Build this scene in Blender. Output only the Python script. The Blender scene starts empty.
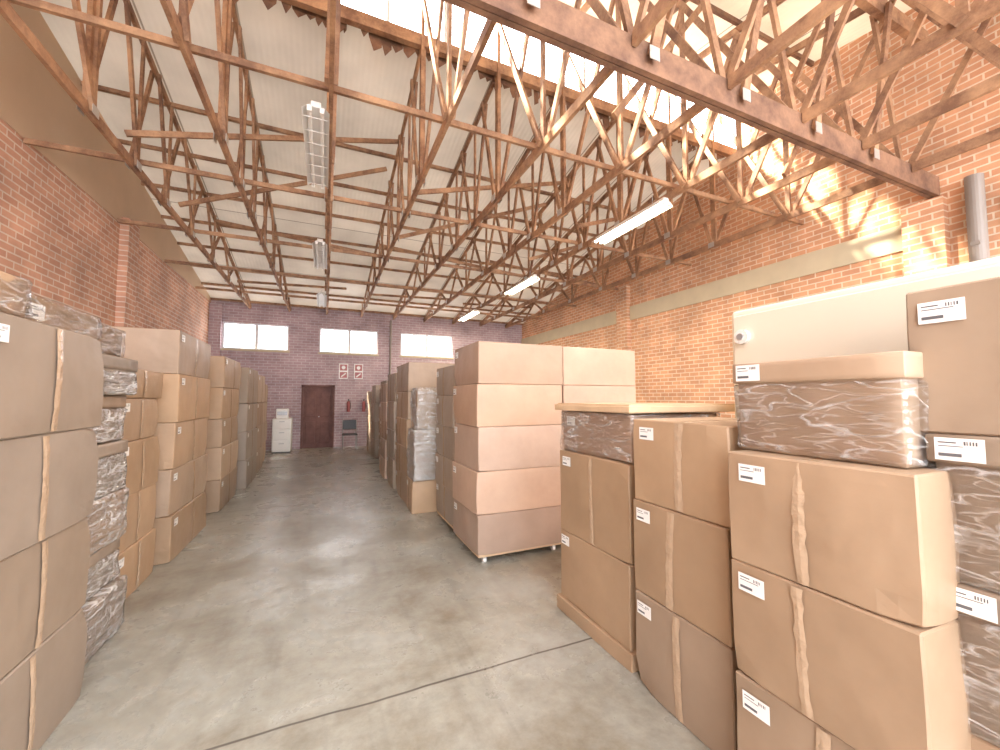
import bpy, bmesh, math, random
from mathutils import Vector, noise, Matrix
random.seed(7)
scene = bpy.context.scene
COL = scene.collection

# ------------------------------------------------------------------ materials
def new_mat(name):
    m = bpy.data.materials.new(name); m.use_nodes = True
    nt = m.node_tree; nt.nodes.clear()
    out = nt.nodes.new('ShaderNodeOutputMaterial')
    b = nt.nodes.new('ShaderNodeBsdfPrincipled')
    nt.links.new(b.outputs[0], out.inputs[0])
    return m, nt, b, out

def N(nt, t, **kw):
    n = nt.nodes.new(t)
    for k, v in kw.items(): setattr(n, k, v)
    return n

def simple(name, col, rough=0.6, metal=0.0, var=0.12, scale=4.0, bump=0.0, bscale=30, emit=None, es=0):
    m, nt, b, out = new_mat(name)
    tc = N(nt, 'ShaderNodeTexCoord')
    nz = N(nt, 'ShaderNodeTexNoise'); nz.inputs['Scale'].default_value = scale; nz.inputs['Detail'].default_value = 5
    nt.links.new(tc.outputs['Object'], nz.inputs['Vector'])
    mx = N(nt, 'ShaderNodeMix', data_type='RGBA')
    nt.links.new(nz.outputs['Fac'], mx.inputs[0])
    mx.inputs[6].default_value = (*[c*(1-var) for c in col], 1)
    mx.inputs[7].default_value = (*[min(1, c*(1+var)) for c in col], 1)
    nt.links.new(mx.outputs[2], b.inputs['Base Color'])
    b.inputs['Roughness'].default_value = rough; b.inputs['Metallic'].default_value = metal
    if bump:
        n2 = N(nt, 'ShaderNodeTexNoise'); n2.inputs['Scale'].default_value = bscale; n2.inputs['Detail'].default_value = 4
        nt.links.new(tc.outputs['Object'], n2.inputs['Vector'])
        bp = N(nt, 'ShaderNodeBump'); bp.inputs['Strength'].default_value = bump; bp.inputs['Distance'].default_value = 0.02
        nt.links.new(n2.outputs['Fac'], bp.inputs['Height']); nt.links.new(bp.outputs[0], b.inputs['Normal'])
    if emit:
        b.inputs['Emission Color'].default_value = (*emit, 1); b.inputs['Emission Strength'].default_value = es
    return m

def brick_mat(name, axis, c1, c2, mortar):
    m, nt, b, out = new_mat(name)
    g = N(nt, 'ShaderNodeNewGeometry'); s = N(nt, 'ShaderNodeSeparateXYZ'); c = N(nt, 'ShaderNodeCombineXYZ')
    nt.links.new(g.outputs['Position'], s.inputs[0])
    nt.links.new(s.outputs['X' if axis == 'X' else 'Y'], c.inputs[0]); nt.links.new(s.outputs['Z'], c.inputs[1])
    br = N(nt, 'ShaderNodeTexBrick')
    nt.links.new(c.outputs[0], br.inputs['Vector'])
    br.inputs['Scale'].default_value = 1.0
    br.inputs['Brick Width'].default_value = 0.235; br.inputs['Row Height'].default_value = 0.086
    br.inputs['Mortar Size'].default_value = 0.010; br.inputs['Mortar Smooth'].default_value = 0.2
    br.inputs['Bias'].default_value = -.1
    br.inputs['Color1'].default_value = (*c1, 1); br.inputs['Color2'].default_value = (*c2, 1); br.inputs['Mortar'].default_value = (*mortar, 1)
    nz = N(nt, 'ShaderNodeTexNoise'); nz.inputs['Scale'].default_value = 1.3; nz.inputs['Detail'].default_value = 8; nz.inputs['Roughness'].default_value = .65
    nt.links.new(g.outputs['Position'], nz.inputs['Vector'])
    ramp = N(nt, 'ShaderNodeMapRange'); ramp.inputs[1].default_value = .3; ramp.inputs[2].default_value = .7; ramp.inputs[3].default_value = .72; ramp.inputs[4].default_value = 1.25
    nt.links.new(nz.outputs['Fac'], ramp.inputs[0])
    mx = N(nt, 'ShaderNodeMix', data_type='RGBA', blend_type='MULTIPLY'); mx.inputs[0].default_value = 1
    nt.links.new(br.outputs['Color'], mx.inputs[6]); nt.links.new(ramp.outputs[0], mx.inputs[7])
    nt.links.new(mx.outputs[2], b.inputs['Base Color'])
    b.inputs['Roughness'].default_value = .85
    bp = N(nt, 'ShaderNodeBump'); bp.inputs['Strength'].default_value = .5; bp.inputs['Distance'].default_value = .01
    inv = N(nt, 'ShaderNodeMath', operation='SUBTRACT'); inv.inputs[0].default_value = 1
    nt.links.new(br.outputs['Fac'], inv.inputs[1]); nt.links.new(inv.outputs[0], bp.inputs['Height'])
    nt.links.new(bp.outputs[0], b.inputs['Normal'])
    return m

def card_mat(name, col):
    m, nt, b, out = new_mat(name)
    tc = N(nt, 'ShaderNodeTexCoord'); oi = N(nt, 'ShaderNodeObjectInfo')
    ad = N(nt, 'ShaderNodeVectorMath', operation='MULTIPLY_ADD'); ad.inputs[1].default_value = (1, 1, 1)
    cb = N(nt, 'ShaderNodeCombineXYZ'); ml = N(nt, 'ShaderNodeMath', operation='MULTIPLY'); ml.inputs[1].default_value = 40
    nt.links.new(oi.outputs['Random'], ml.inputs[0]); nt.links.new(ml.outputs[0], cb.inputs[0]); nt.links.new(ml.outputs[0], cb.inputs[1])
    nt.links.new(tc.outputs['Object'], ad.inputs[0]); nt.links.new(cb.outputs[0], ad.inputs[2])
    nz = N(nt, 'ShaderNodeTexNoise'); nz.inputs['Scale'].default_value = 2.4; nz.inputs['Detail'].default_value = 6; nz.inputs['Roughness'].default_value = .62
    nt.links.new(ad.outputs[0], nz.inputs['Vector'])
    mx = N(nt, 'ShaderNodeMix', data_type='RGBA'); nt.links.new(nz.outputs['Fac'], mx.inputs[0])
    mx.inputs[6].default_value = (*[c*.74 for c in col], 1); mx.inputs[7].default_value = (*[c*1.20 for c in col], 1)
    hs = N(nt, 'ShaderNodeHueSaturation')
    mr = N(nt, 'ShaderNodeMapRange'); mr.inputs[3].default_value = .76; mr.inputs[4].default_value = 1.10
    nt.links.new(oi.outputs['Random'], mr.inputs[0]); nt.links.new(mr.outputs[0], hs.inputs['Value'])
    m7 = N(nt, 'ShaderNodeMath', operation='MULTIPLY'); m7.inputs[1].default_value = 7.3; fr = N(nt, 'ShaderNodeMath', operation='FRACT')
    nt.links.new(oi.outputs['Random'], m7.inputs[0]); nt.links.new(m7.outputs[0], fr.inputs[0])
    mr2 = N(nt, 'ShaderNodeMapRange'); mr2.inputs[3].default_value = .82; mr2.inputs[4].default_value = 1.08
    nt.links.new(fr.outputs[0], mr2.inputs[0]); nt.links.new(mr2.outputs[0], hs.inputs['Saturation'])
    nt.links.new(mx.outputs[2], hs.inputs['Color']); nt.links.new(hs.outputs[0], b.inputs['Base Color'])
    b.inputs['Roughness'].default_value = .5
    n2 = N(nt, 'ShaderNodeTexNoise'); n2.inputs['Scale'].default_value = 2.8; n2.inputs['Detail'].default_value = 2.5
    nt.links.new(ad.outputs[0], n2.inputs['Vector'])
    b2 = N(nt, 'ShaderNodeBump'); b2.inputs['Strength'].default_value = .5; b2.inputs['Distance'].default_value = .05
    nt.links.new(n2.outputs['Fac'], b2.inputs['Height']); nt.links.new(b2.outputs[0], b.inputs['Normal'])
    return m

def wood_mat(name, col, dark, lo=.36, hi=.62):
    m, nt, b, out = new_mat(name)
    tc = N(nt, 'ShaderNodeTexCoord')
    nz = N(nt, 'ShaderNodeTexNoise'); nz.inputs['Scale'].default_value = 2.6; nz.inputs['Detail'].default_value = 8; nz.inputs['Roughness'].default_value = .72
    nt.links.new(tc.outputs['Object'], nz.inputs['Vector'])
    cr = N(nt, 'ShaderNodeValToRGB'); cr.color_ramp.elements[0].position = lo; cr.color_ramp.elements[1].position = hi
    cr.color_ramp.elements[0].color = (*dark, 1); cr.color_ramp.elements[1].color = (*col, 1)
    nt.links.new(nz.outputs['Fac'], cr.inputs[0]); nt.links.new(cr.outputs[0], b.inputs['Base Color'])
    b.inputs['Roughness'].default_value = .7
    return m

def plastic_mat(name, amin, amax, col):
    m, nt, b, out = new_mat(name)
    tc = N(nt, 'ShaderNodeTexCoord')
    def streak(rot, sc, scale, width, dist):
        mp = N(nt, 'ShaderNodeMapping'); mp.inputs['Scale'].default_value = sc; mp.inputs['Rotation'].default_value = rot
        nt.links.new(tc.outputs['Object'], mp.inputs[0])
        nz = N(nt, 'ShaderNodeTexNoise'); nz.inputs['Scale'].default_value = scale; nz.inputs['Detail'].default_value = 2.5; nz.inputs['Roughness'].default_value = .45; nz.inputs['Distortion'].default_value = dist
        nt.links.new(mp.outputs[0], nz.inputs['Vector'])
        s = N(nt, 'ShaderNodeMath', operation='SUBTRACT'); s.inputs[1].default_value = .5; nt.links.new(nz.outputs['Fac'], s.inputs[0])
        a = N(nt, 'ShaderNodeMath', operation='ABSOLUTE'); nt.links.new(s.outputs[0], a.inputs[0])
        r = N(nt, 'ShaderNodeMapRange'); r.inputs[1].default_value = 0; r.inputs[2].default_value = width; r.inputs[3].default_value = 1; r.inputs[4].default_value = 0
        nt.links.new(a.outputs[0], r.inputs[0]); return r, nz
    r1, n1 = streak((.7, .6, .3), (.8, .8, 3.2), 3.4, .022, .3)
    r2, n2 = streak((-.6, -.8, .1), (1, 1, 4.5), 6.5, .03, .4)
    mxx = N(nt, 'ShaderNodeMath', operation='MAXIMUM'); nt.links.new(r1.outputs[0], mxx.inputs[0])
    h = N(nt, 'ShaderNodeMath', operation='MULTIPLY'); h.inputs[1].default_value = .6; nt.links.new(r2.outputs[0], h.inputs[0]); nt.links.new(h.outputs[0], mxx.inputs[1])
    mr = N(nt, 'ShaderNodeMapRange'); mr.inputs[3].default_value = amin; mr.inputs[4].default_value = amax
    nt.links.new(mxx.outputs[0], mr.inputs[0])
    bp = N(nt, 'ShaderNodeBump'); bp.inputs['Strength'].default_value = .8; bp.inputs['Distance'].default_value = .04
    sm = N(nt, 'ShaderNodeMath', operation='ADD'); nt.links.new(n1.outputs['Fac'], sm.inputs[0]); nt.links.new(n2.outputs['Fac'], sm.inputs[1])
    nt.links.new(sm.outputs[0], bp.inputs['Height']); nt.links.new(bp.outputs[0], b.inputs['Normal'])
    b.inputs['Base Color'].default_value = (*col, 1); b.inputs['Roughness'].default_value = .15
    gl = N(nt, 'ShaderNodeBsdfGlossy'); gl.inputs['Roughness'].default_value = .08; nt.links.new(bp.outputs[0], gl.inputs['Normal'])
    lw = N(nt, 'ShaderNodeLayerWeight'); lw.inputs['Blend'].default_value = .3; nt.links.new(bp.outputs[0], lw.inputs['Normal'])
    gm = N(nt, 'ShaderNodeMapRange'); gm.inputs[3].default_value = .07; gm.inputs[4].default_value = .55; nt.links.new(lw.outputs['Fresnel'], gm.inputs[0])
    tr = N(nt, 'ShaderNodeBsdfTransparent'); tr.inputs[0].default_value = (.97, .97, .97, 1); ms = N(nt, 'ShaderNodeMixShader')
    m2 = N(nt, 'ShaderNodeMixShader'); nt.links.new(gm.outputs[0], m2.inputs[0])
    nt.links.new(tr.outputs[0], m2.inputs[1]); nt.links.new(gl.outputs[0], m2.inputs[2])
    nt.links.new(mr.outputs[0], ms.inputs[0]); nt.links.new(m2.outputs[0], ms.inputs[1]); nt.links.new(b.outputs[0], ms.inputs[2])
    nt.links.new(ms.outputs[0], out.inputs[0])
    return m

def glass_mat():
    m, nt, b, out = new_mat('window_glass')
    b.inputs['Roughness'].default_value = .05; b.inputs['Base Color'].default_value = (.9, .92, .95, 1)
    tr = N(nt, 'ShaderNodeBsdfTransparent'); ms = N(nt, 'ShaderNodeMixShader'); ms.inputs[0].default_value = .06
    nt.links.new(tr.outputs[0], ms.inputs[1]); nt.links.new(b.outputs[0], ms.inputs[2]); nt.links.new(ms.outputs[0], out.inputs[0])
    return m

def floor_mat():
    m, nt, b, out = new_mat('worn_concrete')
    g = N(nt, 'ShaderNodeNewGeometry')
    n1 = N(nt, 'ShaderNodeTexNoise'); n1.inputs['Scale'].default_value = 1.0; n1.inputs['Detail'].default_value = 9; n1.inputs['Roughness'].default_value = .7; n1.inputs['Distortion'].default_value = .15
    nt.links.new(g.outputs['Position'], n1.inputs['Vector'])
    cr = N(nt, 'ShaderNodeValToRGB'); e = cr.color_ramp.elements
    e[0].position = .34; e[0].color = (.22, .19, .14, 1); e[1].position = .66; e[1].color = (.41, .41, .37, 1)
    k = cr.color_ramp.elements.new(.49); k.color = (.32, .305, .255, 1)
    nt.links.new(n1.outputs['Fac'], cr.inputs[0])
    n3 = N(nt, 'ShaderNodeTexNoise'); n3.inputs['Scale'].default_value = 9; n3.inputs['Detail'].default_value = 8; n3.inputs['Roughness'].default_value = .7
    nt.links.new(g.outputs['Position'], n3.inputs['Vector'])
    mr3 = N(nt, 'ShaderNodeMapRange'); mr3.inputs[1].default_value = .3; mr3.inputs[2].default_value = .7; mr3.inputs[3].default_value = .84; mr3.inputs[4].default_value = 1.12
    nt.links.new(n3.outputs['Fac'], mr3.inputs[0])
    mm = N(nt, 'ShaderNodeMix', data_type='RGBA', blend_type='MULTIPLY'); mm.inputs[0].default_value = 1
    nt.links.new(cr.outputs[0], mm.inputs[6]); nt.links.new(mr3.outputs[0], mm.inputs[7])
    mp = N(nt, 'ShaderNodeMapping'); mp.inputs['Scale'].default_value = (6, .5, 1); mp.inputs['Rotation'].default_value = (0, 0, .12)
    nt.links.new(g.outputs['Position'], mp.inputs[0])
    n4 = N(nt, 'ShaderNodeTexNoise'); n4.inputs['Scale'].default_value = 1.4; n4.inputs['Detail'].default_value = 7; nt.links.new(mp.outputs[0], n4.inputs['Vector'])
    mr4 = N(nt, 'ShaderNodeMapRange'); mr4.inputs[1].default_value = .54; mr4.inputs[2].default_value = .70; mr4.inputs[3].default_value = 1; mr4.inputs[4].default_value = .84
    nt.links.new(n4.outputs['Fac'], mr4.inputs[0])
    m4 = N(nt, 'ShaderNodeMix', data_type='RGBA', blend_type='MULTIPLY'); m4.inputs[0].default_value = 1
    nt.links.new(mm.outputs[2], m4.inputs[6]); nt.links.new(mr4.outputs[0], m4.inputs[7])
    s = N(nt, 'ShaderNodeSeparateXYZ'); nt.links.new(g.outputs['Position'], s.inputs[0])
    n2 = N(nt, 'ShaderNodeTexNoise'); n2.inputs['Scale'].default_value = 2.5; nt.links.new(g.outputs['Position'], n2.inputs['Vector'])
    ma = N(nt, 'ShaderNodeMath', operation='MULTIPLY_ADD'); ma.inputs[1].default_value = .035
    nt.links.new(n2.outputs['Fac'], ma.inputs[0]); nt.links.new(s.outputs['Y'], ma.inputs[2])
    sb = N(nt, 'ShaderNodeMath', operation='SUBTRACT'); sb.inputs[1].default_value = 2.31; nt.links.new(ma.outputs[0], sb.inputs[0])
    pp = N(nt, 'ShaderNodeMath', operation='PINGPONG'); pp.inputs[1].default_value = 2.25; nt.links.new(sb.outputs[0], pp.inputs[0])
    mr = N(nt, 'ShaderNodeMapRange'); mr.inputs[1].default_value = .004; mr.inputs[2].default_value = .010; nt.links.new(pp.outputs[0], mr.inputs[0])
    mj = N(nt, 'ShaderNodeMix', data_type='RGBA'); mj.inputs[6].default_value = (.10, .085, .07, 1)
    nt.links.new(mr.outputs[0], mj.inputs[0]); nt.links.new(m4.outputs[2], mj.inputs[7])
    nt.links.new(mj.outputs[2], b.inputs['Base Color'])
    rr = N(nt, 'ShaderNodeMapRange'); rr.inputs[1].default_value = .35; rr.inputs[2].default_value = .62; rr.inputs[3].default_value = .42; rr.inputs[4].default_value = .20
    nt.links.new(n1.outputs['Fac'], rr.inputs[0]); nt.links.new(rr.outputs[0], b.inputs['Roughness'])
    bp = N(nt, 'ShaderNodeBump'); bp.inputs['Strength'].default_value = .25; bp.inputs['Distance'].default_value = .01
    nt.links.new(n3.outputs['Fac'], bp.inputs['Height']); nt.links.new(bp.outputs[0], b.inputs['Normal'])
    return m

def ceil_mat(name, transl, c1, c2):
    m, nt, b, out = new_mat(name)
    g = N(nt, 'ShaderNodeNewGeometry')
    br = N(nt, 'ShaderNodeTexBrick'); br.offset = 0
    nt.links.new(g.outputs['Position'], br.inputs['Vector'])
    br.inputs['Scale'].default_value = 1; br.inputs['Brick Width'].default_value = 1.075; br.inputs['Row Height'].default_value = 2.4; br.inputs['Mortar Size'].default_value = .012
    br.inputs['Color1'].default_value = (*c1, 1); br.inputs['Color2'].default_value = (*c2, 1); br.inputs['Mortar'].default_value = (.3, .25, .2, 1)
    nz = N(nt, 'ShaderNodeTexNoise'); nz.inputs['Scale'].default_value = 1.1; nz.inputs['Detail'].default_value = 6
    nt.links.new(g.outputs['Position'], nz.inputs['Vector'])
    rm = N(nt, 'ShaderNodeMapRange'); rm.inputs[1].default_value = .3; rm.inputs[2].default_value = .7; rm.inputs[3].default_value = .8; rm.inputs[4].default_value = 1.1
    nt.links.new(nz.outputs['Fac'], rm.inputs[0])
    mx = N(nt, 'ShaderNodeMix', data_type='RGBA', blend_type='MULTIPLY'); mx.inputs[0].default_value = 1
    nt.links.new(br.outputs['Color'], mx.inputs[6]); nt.links.new(rm.outputs[0], mx.inputs[7])
    nt.links.new(mx.outputs[2], b.inputs['Base Color']); b.inputs['Roughness'].default_value = .7
    wv = N(nt, 'ShaderNodeTexWave'); wv.wave_type = 'BANDS'; wv.bands_direction = 'X'; wv.inputs['Scale'].default_value = 4.2
    nt.links.new(g.outputs['Position'], wv.inputs['Vector'])
    bp = N(nt, 'ShaderNodeBump'); bp.inputs['Strength'].default_value = .12; bp.inputs['Distance'].default_value = .02
    nt.links.new(wv.outputs['Fac'], bp.inputs['Height']); nt.links.new(bp.outputs[0], b.inputs['Normal'])
    tr = N(nt, 'ShaderNodeBsdfTranslucent'); nt.links.new(mx.outputs[2], tr.inputs['Color'])
    ms = N(nt, 'ShaderNodeMixShader'); ms.inputs[0].default_value = transl
    nt.links.new(b.outputs[0], ms.inputs[1]); nt.links.new(tr.outputs[0], ms.inputs[2]); nt.links.new(ms.outputs[0], out.inputs[0])
    return m

CARD = card_mat('cardboard_tan', (.42, .285, .178))
CARD2 = card_mat('cardboard_pink', (.48, .32, .22))
CARD3 = card_mat('cardboard_grey', (.345, .262, .19))
TAPE = simple('packing_tape', (.47, .34, .23), rough=.2, var=.18, scale=14, bump=.4, bscale=25)
LABEL = simple('label_paper', (.85, .85, .83), rough=.5, var=.03)
INK = simple('label_ink', (.12, .12, .13), rough=.6)
FILM = plastic_mat('shrink_wrap_film', .03, .45, (.82, .81, .80))
FILMW = plastic_mat('shrink_wrap_film_milky', .22, .8, (.82, .81, .79))
GLASS = glass_mat()
FLOOR = floor_mat()
CEIL = ceil_mat('ceiling_board_brightened', .026, (.70, .64, .56), (.63, .58, .51))  # slight translucency added to brighten the far ceiling evenly
CEILN = ceil_mat('roof_sheet_added_skylight', .065, (.78, .66, .50), (.70, .59, .44))  # translucency added to the near roof so sky light reaches the timbers
WOOD = wood_mat('roof_timber', (.52, .305, .17), (.19, .095, .055), .38, .64)
WOODD = wood_mat('roof_timber_dark', (.30, .165, .10), (.12, .06, .04))
PLY = wood_mat('plywood_board', (.66, .48, .30), (.56, .40, .25))
GUS = simple('gusset_steel', (.55, .53, .5), rough=.4, metal=.5)
BRR = brick_mat('brick_orange', 'Y', (.70, .38, .215), (.57, .28, .155), (.78, .62, .46))
BRL = brick_mat('brick_left', 'Y', (.62, .35, .235), (.50, .26, .175), (.68, .56, .45))
BRB = brick_mat('brick_back_haze_tint', 'X', (.46, .34, .36), (.39, .28, .30), (.54, .48, .51))  # lilac haze around the windows is put into brick and mortar colours
PLASTER = simple('plaster_beige', (.62, .46, .31), rough=.85, var=.15, scale=1.5)
CONC = simple('lintel_concrete', (.58, .50, .35), rough=.8, var=.15, scale=3)
FRAME = simple('window_frame_paint', (.70, .70, .72), rough=.5)
WHITE = simple('white_enamel', (.82, .80, .76), rough=.35, var=.03)
CREAM = simple('cream_enamel', (.78, .72, .59), rough=.35, var=.04, scale=2)
TUBE = simple('lit_tube', (1, 1, .95), emit=(1, .93, .72), es=22)
TUBEOFF = simple('unlit_tube', (.85, .85, .82), rough=.3)
DOOR = wood_mat('door_timber', (.20, .095, .08), (.12, .055, .05))
RED = simple('red_paint', (.36, .09, .09), rough=.4)
BLACK = simple('black_plastic', (.05, .05, .055), rough=.4)
STEEL = simple('grey_steel', (.45, .45, .46), rough=.4, metal=.6)
PIPE = simple('pipe_grey_paint', (.28, .24, .21), rough=.5)
INSUL = wood_mat('torn_insulation', (.30, .15, .08), (.10, .05, .03))

# ------------------------------------------------------------------ mesh helpers
class B:
    def __init__(s): s.bm = bmesh.new(); s.mats = []
    def mi(s, m):
        if m not in s.mats: s.mats.append(m)
        return s.mats.index(m)
    def box(s, lo, hi, mat, bevel=0, cuts=0, disp=0, seg=1, seed=0, freq=5, bulge=0, dents=()):
        bm2 = bmesh.new()
        bmesh.ops.create_cube(bm2, size=1)
        lo = Vector(lo); hi = Vector(hi); c = (lo+hi)/2; d = hi-lo
        for v in bm2.verts: v.co = Vector((v.co.x*d.x, v.co.y*d.y, v.co.z*d.z))+c
        if bevel: bmesh.ops.bevel(bm2, geom=bm2.edges[:], offset=bevel, segments=seg, affect='EDGES', profile=.5)
        if cuts:
            es = [e for e in bm2.edges if e.calc_length() > bevel*3+.01]
            bmesh.ops.subdivide_edges(bm2, edges=es, cuts=cuts, use_grid_fill=True)
        for v in bm2.verts:
            q = v.co.copy()
            if disp:
                p = q*freq+Vector((seed, seed*2.3, 0))
                v.co.x += disp*noise.noise(p); v.co.y += disp*noise.noise(p+Vector((31, 7, 3)))
                zf = (q.z-lo.z)/d.z
                if .05 < zf < .95: v.co.z += disp*.5*noise.noise(p+Vector((5, 57, 3)))
            if bulge:
                sx, sy, sz = [(q[i]-c[i])/(d[i]/2) for i in range(3)]
                if abs(sx) > .97: v.co.x += math.copysign(bulge*max(0, 1-sy*sy)*max(0, 1-sz*sz), sx)
                if abs(sy) > .97: v.co.y += math.copysign(bulge*max(0, 1-sx*sx)*max(0, 1-sz*sz), sy)
            for dp, rad, amt in dents:
                r = (q-dp).length
                if r < rad: v.co += (c-dp).normalized()*amt*(1-r/rad)
        s.merge(bm2, mat)
    def merge(s, bm2, mat):
        i = s.mi(mat)
        mp = {v: s.bm.verts.new(v.co) for v in bm2.verts}
        for f in bm2.faces:
            try: nf = s.bm.faces.new([mp[v] for v in f.verts]); nf.material_index = i
            except ValueError: pass
        bm2.free()
    def face(s, pts, mat):
        f = s.bm.faces.new([s.bm.verts.new(p) for p in pts]); f.material_index = s.mi(mat); return f
    def beam(s, p, q, w, h, mat):
        p = Vector(p); q = Vector(q); d = (q-p).normalized()
        up = Vector((0, 0, 1))
        side = d.cross(up)
        if side.length < 1e-3: side = Vector((1, 0, 0))
        side.normalize(); n = side.cross(d).normalized()
        cs = [(-1, -1), (1, -1), (1, 1), (-1, 1)]
        a = [s.bm.verts.new(p+side*w/2*i+n*h/2*j) for i, j in cs]; b = [s.bm.verts.new(q+side*w/2*i+n*h/2*j) for i, j in cs]
        k = s.mi(mat)
        fs = [a[::-1], b]+[[a[i], a[(i+1) % 4], b[(i+1) % 4], b[i]] for i in range(4)]
        for f in fs: s.bm.faces.new(f).material_index = k
    def cyl(s, p, q, r, mat, n=12, r2=None):
        p = Vector(p); q = Vector(q); d = q-p; L = d.length
        bm2 = bmesh.new(); bmesh.ops.create_cone(bm2, cap_ends=True, segments=n, radius1=r, radius2=r if r2 is None else r2, depth=L)
        rot = d.to_track_quat('Z', 'Y').to_matrix().to_4x4()
        bmesh.ops.transform(bm2, matrix=Matrix.Translation((p+q)/2) @ rot, verts=bm2.verts)
        s.merge(bm2, mat)
    def prism(s, prof, x0, x1, mat):
        a = [s.bm.verts.new((x0, y, z)) for y, z in prof]; b = [s.bm.verts.new((x1, y, z)) for y, z in prof]
        k = s.mi(mat); n = len(prof)
        s.bm.faces.new(a).material_index = k; s.bm.faces.new(b[::-1]).material_index = k
        for i in range(n): s.bm.faces.new([a[i], b[i], b[(i+1) % n], a[(i+1) % n]]).material_index = k
    def done(s, name, origin=None, rot=0, smooth_mats=()):
        bmesh.ops.recalc_face_normals(s.bm, faces=s.bm.faces)
        me = bpy.data.meshes.new(name)
        if origin is not None:
            o = Vector(origin)
            for v in s.bm.verts: v.co -= o
        s.bm.to_mesh(me); s.bm.free()
        for m in s.mats: me.materials.append(m)
        ob = bpy.data.objects.new(name, me); COL.objects.link(ob)
        if origin is not None: ob.location = origin; ob.rotation_euler[2] = rot
        idx = [i for i, m in enumerate(s.mats) if m in smooth_mats]
        if idx:
            for p in me.polygons:
                if p.material_index in idx: p.use_smooth = True
        return ob

# ------------------------------------------------------------------ shell
XL, XR, YB, YF = -3.17, 7.17, 14.2, -4.0
RY, RZ0, RZ1 = 5.0, 6.35, 7.3
def zfar(y): return 4.55+(RZ0-4.55)*(YB-y)/(YB-RY)
def znear(y): return RZ1-.17*(RY-y)

b = B(); b.box((XL-.3, YF-3, -.15), (XR+.3, YB+.3, 0), FLOOR); b.done('floor')
prof = [(YF, -.02), (YB, -.02), (YB, zfar(YB)), (RY, RZ0), (RY, RZ1), (-1, znear(-1)), (YF, znear(-1))]
b = B(); b.prism(prof, XL-.22, XL, BRL); b.done('wall_left')
b = B(); b.prism(prof, XR, XR+.22, BRR); b.done('wall_right')
b = B(); b.prism([(YF, 4.6), (YB, 4.45), (YB, zfar(YB)), (RY, RZ0), (RY, RZ1), (-1, znear(-1)), (YF, znear(-1))], XL, XL+.012, PLASTER); b.done('trim_1')
b = B(); b.box((XL, 8.45, 0), (XL+.12, 8.85, 4.6), BRL); b.done('trim_2')
b = B(); b.box((XR-.12, 8.0, 0), (XR, 8.4, 4.5), BRR); b.done('trim_3')
b = B(); b.box((XR-.12, 2.25, 0), (XR, 2.65, 4.15), BRR); b.done('trim_4')
b = B(); b.box((XR-.03, 2.66, 3.6), (XR, 7.99, 3.95), CONC); b.box((XR-.03, 8.41, 3.6), (XR, YB, 3.95), CONC); b.box((XR-.03, YF, 3.6), (XR, 1.8, 3.95), CONC); b.done('trim_5')
b = B(); b.box((XL, YB-.12, 0), (XL+.3, YB, 4.4), BRB); b.done('trim_6')

wins = [(-2.85, -1.09), (-.2, 1.63), (2.4, 4.29)]
WZ0, WZ1 = 3.08, 3.9
b = B()
T = .22
def bw(x0, x1, z0, z1): b.box((x0, YB, z0), (x1, YB+T, z1), BRB)
DX0, DX1, DZ = -.68, .3, 2.02
bw(XL-.22, DX0, 0, WZ0); bw(DX1, XR+.22, 0, WZ0); bw(DX0, DX1, DZ, WZ0)
xs = [XL-.22]+[v for w in wins for v in w]+[XR+.22]
for i in range(0, len(xs), 2): bw(xs[i], xs[i+1], WZ0, WZ1)
bw(XL-.22, XR+.22, WZ1, 4.56)
b.done('wall_back')
for i, (x0, x1) in enumerate(wins):
    b = B(); y = YB+.08
    for z in (WZ0, WZ1-.05): b.box((x0, y-.03, z), (x1, y+.03, z+.05), FRAME)
    n = 4
    for k in range(n+1):
        x = x0+(x1-x0)*k/n; w = .045 if k in (0, 2, 4) else .014
        x = min(max(x, x0+w/2), x1-w/2)
        b.box((x-w/2*(2 if k == 2 else 1), y-.028, WZ0+.05), (x+w/2*(2 if k == 2 else 1), y+.028, WZ1-.05), FRAME)
    b.box((x0, y-.003, WZ0+.05), (x1, y+.003, WZ1-.05), GLASS)
    b.box((x0-.04, YB-.05, WZ0-.05), (x1+.04, YB+.05, WZ0), CONC)
    b.done('window_%d' % (i+1))
b = B()
b.box((DX0, YB-.02, 0), (DX0+.06, YB+.1, DZ), DOOR); b.box((DX1-.06, YB-.02, 0), (DX1, YB+.1, DZ), DOOR); b.box((DX0, YB-.02, DZ-.06), (DX1, YB+.1, DZ), DOOR)
xm = (DX0+DX1)/2
for (a, c) in ((DX0+.06, xm-.004), (xm+.004, DX1-.06)):
    b.box((a, YB+.08, .0), (c, YB+.12, DZ-.06), DOOR)
    for z0, z1 in ((.15, .85), (1.0, 1.8)):
        b.box((a+.07, YB+.068, z0), (c-.07, YB+.082, z1), DOOR, bevel=.008)
b.box((DX0+.06, YB+.12, -.02), (DX1-.06, YB+.14, DZ-.04), DOOR)
b.cyl((-.16, YB+.08, 1.0), (-.16, YB+.02, 1.0), .018, STEEL)
b.done('door_1')

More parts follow.
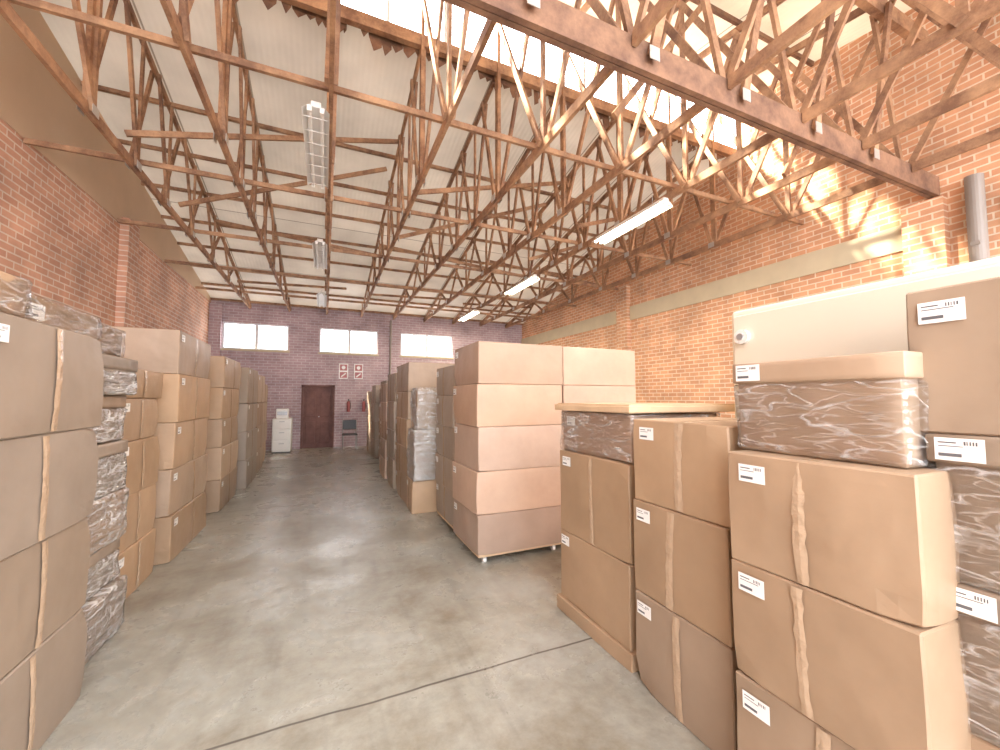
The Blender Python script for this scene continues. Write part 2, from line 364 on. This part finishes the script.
# roof
b = B()
b.face([(XL-.25, YB+.3, zfar(YB+.3)), (XR+.25, YB+.3, zfar(YB+.3)), (XR+.25, RY, RZ0), (XL-.25, RY, RZ0)], CEIL)
b.face([(XL-.25, RY+.02, RZ1), (XR+.25, RY+.02, RZ1), (XR+.25, -1, znear(-1)), (XL-.25, -1, znear(-1))], CEILN)
b.done('ceiling')
b = B(); y = YB-.1
while y > RY+.1:
    b.beam((XL+.02, y, zfar(y)-.04), (XR-.02, y, zfar(y)-.04), .04, .06, WOOD); y -= 1.0
y = RY-.35
while y > -1:
    b.beam((XL+.02, y, znear(y)-.045), (XR-.02, y, znear(y)-.045), .045, .07, WOODD); y -= 1.0
b.done('roof_purlins')
b = B()
b.box((XL+.02, RY-.05, RZ0-.16), (XR-.02, RY+.03, RZ0), WOOD); b.box((XL+.02, RY-.05, RZ1-.1), (XR-.02, RY+.03, RZ1-.005), WOOD)
x = XL+.05
while x < XR-.03:
    b.box((x-.02, RY-.02, RZ0), (x+.02, RY+.02, RZ1-.1), FRAME); x += .75
b.box((XL+.02, RY-.003, RZ0), (XR-.02, RY+.003, RZ1-.1), GLASS)
b.done('window_4')

# trusses
BZ = 4.38; GY = 2.35; GZ = 4.3
def truss(x):
    b = B()
    yend = YB-.02
    b.beam((x, yend, BZ), (x, GY+.06, BZ), .038, .10, WOOD)
    b.beam((x, yend, zfar(yend)-.14), (x, RY+.02, zfar(RY+.02)-.14), .038, .09, WOOD)
    b.beam((x, RY-.03, BZ), (x, RY-.03, RZ1-.12), .042, .09, WOOD)
    b.beam((x, RY-.05, znear(RY)-.15), (x, -1, znear(-1)-.15), .04, .10, WOOD)
    b.beam((x, GY-.06, BZ), (x, -1.5, BZ), .04, .11, WOOD)
    nod = [14.1, 12.6, 11.1, 9.6, 8.2, 7.0, 6.0, 5.0]
    for i in range(len(nod)-1):
        y0, y1 = nod[i], nod[i+1]; ym = (y0+y1)/2
        b.beam((x+.036, y0, BZ), (x+.036, ym, zfar(ym)-.14), .032, .062, WOOD)
        b.beam((x-.036, ym, zfar(ym)-.14), (x-.036, y1, BZ), .032, .062, WOOD)
        if i > 1: b.beam((x+.036, y1, BZ), (x+.036, y1, zfar(y1)-.14), .028, .05, WOOD)
        b.box((x-.058, y1-.06, BZ-.04), (x-.053, y1+.06, BZ+.05), GUS)
        b.box((x+.053, y1-.06, BZ-.04), (x+.058, y1+.06, BZ+.05), GUS)
    nn = [5.0, 3.7, 2.35, 1.2, 0, -1]
    for i in range(len(nn)-1):
        y0, y1 = nn[i], nn[i+1]
        b.beam((x+.04, y0, BZ), (x+.04, y1, znear(y1)-.15), .034, .07, WOOD)
        b.beam((x-.04, y0, znear(y0)-.15), (x-.04, y1, BZ), .034, .07, WOOD)
        if i not in (1,): b.beam((x, y1, BZ), (x, y1, znear(y1)-.15), .034, .065, WOOD)
    b.done('roof_truss')
for i in range(9): truss(-2.16+1.075*i)

b = B()
b.box((XL+.02, GY-.05, GZ-.12), (XR-.02, GY-.005, GZ+.13), WOODD); b.box((XL+.02, GY+.005, GZ-.12), (XR-.02, GY+.05, GZ+.13), WOODD)
b.box((XL+.02, GY-.04, 6.2), (XR-.02, GY+.04, 6.4), WOOD)
x = XL+.1; st = 1.075
while x+st < XR+.1:
    xm = x+st/2
    b.beam((x, GY-.08, GZ), (xm, GY-.08, 6.3), .038, .075, WOOD); b.beam((xm, GY+.08, 6.3), (min(x+st, XR-.05), GY+.08, GZ), .038, .075, WOOD)
    b.box((x-.05, GY-.108, GZ-.06), (x+.05, GY-.102, GZ+.05), GUS)
    x += st
b.done('timber_girder_truss')
b = B()
for y in (3.9, 6.1, 8.3, 10.4, 12.6, .8): b.beam((XL+.02, y, BZ+.1), (XR-.02, y, BZ+.1), .036, .06, WOOD)
for x in (-2.1, 1.1, 3.9):
    b.beam((x, 5.6, BZ+.16), (x+3.2, 6.6, 5.9), .036, .065, WOOD)
    b.beam((x+3.2, 8.5, BZ+.16), (x, 9.6, 5.2), .036, .065, WOOD)
    b.beam((x, 7.4, BZ+.16), (x+3.0, 7.0, 5.6), .036, .065, WOOD)
    b.beam((x, 11.8, BZ+.17), (x+2.6, 12.2, 4.75), .035, .06, WOOD)
    b.beam((x+1.6, 3.2, BZ+.16), (x+3.2, 3.4, 6.6), .036, .07, WOOD)
b.done('roof_bracing')
b = B(); x = XL+.1
while x < XR-.3:
    w = random.uniform(.05, .2); h = random.uniform(.04, .22)
    if random.random() < .9:
        y = RY+.05+random.uniform(0, .06); z = zfar(y)-.1
        pts = [(x, y, z+.1), (x+w, y, z+.1), (x+w*.95, y-.03, z-h*random.uniform(.4, 1)), (x+w*.45, y+.03, z-h), (x+w*.1, y-.02, z-h*random.uniform(.3, .9))]
        b.face(pts, INSUL)
    x += w*.85
b.done('torn_roof_insulation')

def fitting(x, y, lit, z=4.27, L=1.5):
    b = B(); w = .12; z1 = z
    b.box((x-.045, y-L/2, z1), (x+.045, y+L/2, z1+.06), WHITE, bevel=.006)
    for sgn in (-1, 1):
        b.face([(x+sgn*.045, y-L/2, z1+.03), (x+sgn*w, y-L/2, z1-.03), (x+sgn*w, y+L/2, z1-.03), (x+sgn*.045, y+L/2, z1+.03)], WHITE)
        b.face([(x+sgn*w, y-L/2, z1-.03), (x+sgn*w, y-L/2, z1-.045), (x+sgn*w, y+L/2, z1-.045), (x+sgn*w, y+L/2, z1-.03)], WHITE)
        b.cyl((x+sgn*.055, y-L/2+.03, z1-.022), (x+sgn*.055, y+L/2-.03, z1-.022), .018, TUBE if lit else TUBEOFF)
        for e in (-1, 1): b.box((x+sgn*.055-.02, y+e*(L/2-.015)-.015, z1-.045), (x+sgn*.055+.02, y+e*(L/2-.015)+.015, z1+.01), WHITE)
    for e in (-.5, .5): b.cyl((x, y+e, z1+.06), (x, y+e, BZ+.1), .006, STEEL, n=6)
    for k in range(7):
        yy = y-L/2+.1+k*(L-.2)/6
        b.box((x-.10, yy-.003, z1-.045), (x+.10, yy+.003, z1-.04), WHITE)
    ob = b.done('fluorescent_light_fitting')
    if lit:
        ld = bpy.data.lights.new('tube_light', 'AREA'); ld.shape = 'RECTANGLE'; ld.size = .2; ld.size_y = L-.1; ld.energy = 75; ld.color = (1, .88, .70)
        lo = bpy.data.objects.new('tube_light', ld); lo.location = (x, y, z1-.06); COL.objects.link(lo); lo.parent = ob
for y in (4.7, 8.4, 12.2): fitting(4.2, y, True)
for y in (4.75, 8.3, 12.1): fitting(-.14, y, False, z=4.33)

# ------------------------------------------------------------------ cartons
def facemap(face, lo, hi, u, z, off=.0035):
    if face == '-X': return (lo[0]-off, hi[1]-u, z)
    if face == '+X': return (hi[0]+off, lo[1]+u, z)
    if face == '-Y': return (lo[0]+u, lo[1]-off, z)

def fquad(b, face, lo, hi, u0, u1, z0, z1, mat, off=.0035):
    b.face([facemap(face, lo, hi, u, z, off) for u, z in ((u0, z0), (u1, z0), (u1, z1), (u0, z1))], mat)

def label(b, face, lo, hi, u, ztop, w=.105, h=.068, o=.0):
    fquad(b, face, lo, hi, u, u+w, ztop-h, ztop, LABEL, .0065+o)
    r = random.random; o2 = .0072+o
    fquad(b, face, lo, hi, u+.008, u+w*.45, ztop-.016, ztop-.012, INK, o2)
    fquad(b, face, lo, hi, u+.008, u+w*(.5+.3*r()), ztop-.026, ztop-.0235, INK, o2)
    fquad(b, face, lo, hi, u+.008, u+w*.55, ztop-h+.012, ztop-h+.022, INK, o2)
    k = u+w*.6
    while k < u+w-.012:
        fquad(b, face, lo, hi, k, k+.002+.002*r(), ztop-.02, ztop-.009, INK, o2); k += .006

def tape(b, face, lo, hi, uc, z0, z1, w=.05, wav=.006, off=.005, bulge=0):
    n = 14; prev = None; dr = random.uniform(-.02, .02)
    for i in range(n+1):
        z = z0+(z1-z0)*i/n; s = 2*i/n-1
        cc = uc+dr*(i/n-.5)
        a = cc-w/2+random.uniform(-wav, wav); c = cc+w/2+random.uniform(-wav, wav)
        o = off+random.uniform(0, .002)+bulge*(1-s*s)
        cur = (facemap(face, lo, hi, a, z, o-.001), facemap(face, lo, hi, cc, z, o+.001), facemap(face, lo, hi, c, z, o-.001))
        if prev:
            b.face([prev[0], prev[1], cur[1], cur[0]], TAPE); b.face([prev[1], prev[2], cur[2], cur[1]], TAPE)
        prev = cur

def carton(lo, hi, aisle, mat=CARD, lab=True, tp=True, rot=None, disp=.007, wrapped=False, lid=False, nearlab=False, film=None, name='cardboard_box'):
    b = B(); lo = Vector(lo); hi = Vector(hi); hi.z -= .002
    seed = random.uniform(0, 50)
    bg = 0 if (wrapped or lid) else random.uniform(.002, .012)
    dents = []
    if not wrapped:
        xx = lo.x if aisle < 0 else hi.x
        for yy in (lo.y, hi.y):
            for zz_ in (lo.z, hi.z):
                isl = lab and zz_ == hi.z and ((aisle < 0 and yy == hi.y) or (aisle > 0 and yy == lo.y))
                if random.random() < .45 and not isl: dents.append((Vector((xx, yy, zz_)), random.uniform(.08, .16), random.uniform(.008, .03)))
    b.box(lo, hi, mat, bevel=.006, cuts=10 if not wrapped else 6, disp=disp, seed=seed, freq=3, bulge=bg, dents=dents)
    face = '-X' if aisle < 0 else '+X'
    L = hi.y-lo.y
    if tp:
        uc = L*random.uniform(.44, .56)
        tape(b, face, lo, hi, uc, lo.z+.008, hi.z-.008, w=random.uniform(.035, .05), wav=.004, bulge=bg)
    if lab and not lid: label(b, face, lo, hi, .03+random.uniform(0, .03), hi.z-.03-random.uniform(0, .02), o=bg*.35)
    if nearlab: label(b, '-Y', lo, hi, .05, hi.z-.04)
    ym = (lo.y+hi.y)/2
    b.box((lo.x+.03, ym-.025, hi.z-.001), (hi.x-.03, ym+.025, hi.z+.0008), TAPE)
    if lid:
        b.box((lo.x-.014, lo.y-.014, hi.z-.085), (hi.x+.014, hi.y+.014, hi.z), mat, bevel=.004, cuts=4, disp=.006, seed=seed, freq=3)
        if lab: label(b, face, lo-Vector((.014, .012, 0)), hi+Vector((.014, .012, 0)), .02, hi.z-.008)
    if wrapped:
        top = hi.z-.09 if lid else hi.z+.004
        b.box((lo.x-.016, lo.y-.016, lo.z+.003), (hi.x+.016, hi.y+.016, top), film or FILM, bevel=.01, cuts=22, disp=.02, seed=seed+3, freq=6)
    c = ((lo.x+hi.x)/2, (lo.y+hi.y)/2, lo.z)
    b.done(name, origin=c, rot=random.uniform(-.018, .018) if rot is None else rot, smooth_mats=(FILM, FILMW, CARD, CARD2, CARD3) if wrapped else ())

def stack(x0, x1, y0, y1, zs, aisle, jit=.012, **kw):
    for i in range(len(zs)-1):
        jx = random.uniform(-jit, jit); jy = random.uniform(-jit*.5, jit*.5)
        carton((x0+jx, y0+jy, zs[i]), (x1+jx, y1+jy, zs[i+1]), aisle, **kw)

def dolly(x0, x1, y0, y1, z=.10):
    b = B()
    b.box((x0+.01, y0+.01, z-.03), (x1-.01, y1-.01, z-.001), PLY, bevel=.003)
    for x in (x0+.09, x1-.09):
        for y in (y0+.07, y1-.07):
            b.cyl((x-.014, y, .03), (x+.014, y, .03), .03, WHITE, n=16)
            b.box((x-.022, y-.02, .035), (x-.016, y+.02, z-.03), STEEL); b.box((x+.016, y-.02, .035), (x+.022, y+.02, z-.03), STEEL)
            b.box((x-.03, y-.03, z-.036), (x+.03, y+.03, z-.03), STEEL)
    b.done('castor_dolly')

# ---- right row
carton((1.75, .08, 0), (2.35, .60, .62), -1, lab=True)
carton((1.75, .08, .62), (2.35, .61, 1.05), -1, wrapped=True, lid=True, mat=CARD3, tp=False)
carton((1.75, .08, 1.05), (2.33, .61, 1.49), -1, wrapped=True, lid=True, mat=CARD3, tp=False)
carton((1.76, .10, 1.49), (2.33, .665, 1.95), -1, mat=CARD3, tp=False)
stack(1.55, 2.28, .58, 1.17, [0, .5, .94, 1.38], -1, jit=.008, mat=CARD)
carton((1.66, .64, 1.38), (2.28, 1.19, 1.75), -1, wrapped=True, lid=True, tp=False, mat=CARD)
stack(1.655, 2.33, 1.25, 1.85, [0, .51, 1.02, 1.48], -1, jit=.01)
b = B(); b.box((1.67, 1.91, .0), (2.6, 2.73, .10), CARD, bevel=.004, cuts=6, disp=.008)
b.done('carton_base_tray')
carton((1.69, 1.93, .10), (2.55, 2.70, .60), -1, tp=False)
carton((1.69, 1.93, .60), (2.55, 2.70, 1.20), -1)
carton((1.72, 1.95, 1.20), (2.5, 2.68, 1.50), -1, wrapped=True, lab=True, tp=False, mat=CARD2)
b = B(); b.box((1.68, 1.90, 1.506), (2.70, 2.76, 1.55), PLY, bevel=.006, cuts=5, disp=.012)
b.box((1.70, 1.92, 1.546), (2.68, 2.74, 1.560), PLY); b.done('flat_packed_panel')
stack(2.42, 3.05, .15, .92, [0, .45, .9, 1.36], -1, lab=False, tp=False); stack(2.42, 3.05, .95, 1.72, [0, .45, .9, 1.36], -1, lab=False, tp=False)
b = B(); b.box((2.40, .05, 1.36), (3.05, 1.76, 2.16), CREAM, bevel=.03, seg=3)
b.box((2.385, .08, 1.40), (2.401, 1.73, 2.12), CREAM, bevel=.006)
b.cyl((2.39, 1.66, 1.98), (2.355, 1.66, 1.98), .045, WHITE, n=24); b.cyl((2.36, 1.66, 1.98), (2.345, 1.66, 1.98), .02, STEEL, n=16)
b.done('cream_metal_cabinet')

dolly(1.37, 2.33, 3.66, 4.42); dolly(2.35, 3.34, 3.66, 4.42)
zs = [.08, .48, .89, 1.32, 1.74, 2.16]
for i in range(5):
    j = random.uniform(-.018, .018)
    b0 = .10 if i == 0 else zs[i]
    carton((1.355+j, 3.64, b0), (2.32+j, 4.42, zs[i+1]), -1, mat=CARD2, lab=True, tp=False, rot=0)
    carton((2.345, 3.66, b0), (3.34, 4.42, zs[i+1]), -1, mat=CARD2, lab=False, tp=False, rot=0)
dolly(1.40, 2.1, 4.55, 5.35)
stack(1.40, 2.1, 4.55, 5.35, [.10, .5, .87, 1.25, 1.63, 2.0], -1, mat=CARD3)
stack(2.15, 2.9, 4.6, 5.4, [0, .5, 1.0, 1.5, 1.95], -1, mat=CARD3, lab=False)
zz = [0, .42, .85, 1.28, 1.7, 2.15]
stack(1.15, 1.9, 6.1, 7.1, zz, -1, mat=CARD)
carton((1.14, 5.62, 0), (1.8, 6.05, .45), -1, mat=CARD)
carton((1.16, 5.60, .45), (1.8, 6.05, 1.15), -1, mat=CARD3, wrapped=True, tp=False, film=FILMW, disp=.02)
carton((1.2, 5.62, 1.15), (1.8, 6.05, 1.75), -1, mat=CARD, wrapped=True, tp=False, film=FILMW, disp=.02)
y = 7.25
for k, top in enumerate([2.05, 1.9, 2.0, 1.85, 1.95, 1.8]):
    n = 4 + (k % 2); x0 = 1.22+random.uniform(-.1, .12)
    w = random.random() < .3
    stack(x0, x0+.8, y, y+.85, [top*i/n for i in range(n+1)], -1, mat=random.choice([CARD, CARD2, CARD3]), wrapped=w, film=FILMW)
    y += .98
for k in range(6):
    yy = 6+k*1.2
    stack(2.4, 3.3, yy, yy+1.0, [0, .48, .96, 1.44, 1.85], -1, mat=CARD, lab=False)

# ---- left row
stack(-1.95, -1.14, 2.03, 2.95, [0, .48, .96, 1.44, 1.93], 1, jit=.02, mat=CARD3)
stack(-1.93, -1.13, 1.10, 2.00, [0, .48, .96, 1.44, 1.93], 1, jit=.02, mat=CARD3)
carton((-1.9, 2.35, 1.93), (-1.2, 3.0, 2.06), 1, wrapped=True, mat=CARD, tp=False)
carton((-1.85, 1.62, 1.93), (-1.15, 2.3, 2.09), 1, mat=CARD, wrapped=True, tp=False)
gz = [0, .33, .62, .95, 1.3, 1.62, 1.88]
for i in range(6):
    j = random.uniform(-.05, .04)
    carton((-1.95+j, 3.03, gz[i]), (-1.30+j, 3.78, gz[i+1]), 1, wrapped=True, mat=CARD3 if i % 2 else CARD, tp=False, lid=(i in (1, 3, 4, 5)), disp=.02, film=FILMW)
carton((-1.9, 3.05, 1.88), (-1.34, 3.7, 2.08), 1, mat=CARD, tp=False, wrapped=True)
stack(-2.1, -1.42, 3.95, 4.75, [.0, .4, .82, 1.25, 1.6, 1.84], 1)
stack(-2.1, -1.34, 4.9, 6.15, [0, .45, .9, 1.36, 1.84, 2.28], 1, mat=CARD)
stack(-2.15, -1.33, 6.8, 8.05, [0, .45, .9, 1.3, 1.75, 2.2], 1, mat=CARD)
stack(-2.15, -1.25, 8.35, 9.5, [0, .5, 1.0, 1.5, 2.15], 1, mat=CARD3)
stack(-2.15, -1.3, 9.8, 10.8, [0, .5, 1.0, 1.5, 2.1], 1, mat=CARD)
stack(-2.15, -1.38, 11.0, 12.2, [0, .5, 1.0, 1.5, 1.95], 1, mat=CARD)

# ------------------------------------------------------------------ back wall items
b = B()
b.box((-1.38, 13.35, .03), (-.88, 13.85, 1.0), WHITE, bevel=.015, seg=2)
for z in (.06, .38, .70):
    b.box((-1.36, 13.335, z), (-.90, 13.352, z+.29), WHITE, bevel=.005); b.box((-1.2, 13.315, z+.2), (-1.06, 13.336, z+.22), STEEL)
b.box((-1.36, 13.4, 0), (-.9, 13.8, .03), BLACK)
b.done('white_filing_cabinet')
b = B(); b.box((-1.3, 13.45, 1.0), (-.98, 13.75, 1.28), LABEL, bevel=.01); b.box((-1.27, 13.445, 1.1), (-1.01, 13.452, 1.2), STEEL); b.done('paper_storage_box')
for x in (.55, 1.02):
    b = B(); b.box((x-.14, YB-.012, 2.24), (x+.14, YB-.001, 2.74), LABEL)
    b.box((x-.11, YB-.015, 2.51), (x+.11, YB-.0125, 2.71), RED); b.box((x-.11, YB-.015, 2.27), (x+.11, YB-.0125, 2.46), RED)
    b.cyl((x, YB-.0155, 2.61), (x, YB-.018, 2.61), .06, LABEL, n=20); b.beam((x-.07, YB-.0165, 2.30), (x+.07, YB-.0165, 2.42), .003, .04, LABEL)
    b.done('fire_safety_sign')
for x in (.72, 1.2):
    b = B()
    b.cyl((x, YB-.12, 1.15), (x, YB-.12, 1.45), .05, RED, n=20); b.cyl((x, YB-.12, 1.45), (x, YB-.12, 1.5), .05, RED, n=20, r2=.025)
    b.cyl((x, YB-.12, 1.5), (x, YB-.12, 1.55), .02, BLACK); b.box((x-.02, YB-.18, 1.54), (x+.02, YB-.08, 1.57), BLACK)
    b.cyl((x+.04, YB-.14, 1.52), (x+.07, YB-.14, 1.25), .01, BLACK, n=8)
    b.box((x-.03, YB-.072, 1.2), (x+.03, YB-.002, 1.4), BLACK)
    b.done('fire_extinguisher')
b = B(); cx, cy = .75, 13.55
b.box((cx-.22, cy-.2, .44), (cx+.22, cy+.22, .48), BLACK, bevel=.01)
for sx in (-1, 1):
    b.cyl((cx+sx*.2, cy-.2, 0), (cx+sx*.2, cy-.17, .45), .014, STEEL); b.cyl((cx+sx*.2, cy+.24, 0), (cx+sx*.2, cy+.2, .9), .014, STEEL)
b.box((cx-.2, cy+.19, .6), (cx+.2, cy+.22, .9), BLACK, bevel=.01)
b.done('office_chair')
b = B(); b.cyl((2.05, YB-.045, .9), (2.05, YB-.045, 4.3), .035, PIPE)
for z in (1.2, 2.4, 3.6): b.box((2.0, YB-.02, z), (2.1, YB-.002, z+.03), PIPE)
b.done('conduit_pipe')
b = B(); b.cyl((XR-.12, 1.98, 0), (XR-.12, 1.98, 4.25), .08, PIPE, n=20)
for z in (1, 2.2, 3.4): b.box((XR-.21, 1.94, z), (XR-.01, 2.02, z+.04), PIPE)
b.done('steel_downpipe')

# ------------------------------------------------------------------ light
w = bpy.data.worlds.new('World'); scene.world = w; w.use_nodes = True
bg = w.node_tree.nodes['Background']; bg.inputs[0].default_value = (.93, .945, 1, 1); bg.inputs[1].default_value = 7.8
sd = bpy.data.lights.new('sun', 'SUN'); sd.energy = 46; sd.angle = .08; sd.color = (1, .87, .68)
so = bpy.data.objects.new('sun', sd); COL.objects.link(so)
so.rotation_euler = Vector((.66, -.36, -.50)).to_track_quat('-Z', 'Y').to_euler()
so.location = (-8, 20, 15)

cam = bpy.data.cameras.new('camera'); cam.lens = 14.4; cam.sensor_width = 36; cam.clip_start = .02
co = bpy.data.objects.new('camera', cam); COL.objects.link(co)
co.location = (0, 0, 1.6); co.rotation_euler = (math.radians(93.3), 0, math.radians(-23.63))
scene.camera = co
scene.view_settings.view_transform = 'Standard'
scene.view_settings.exposure = 0.2
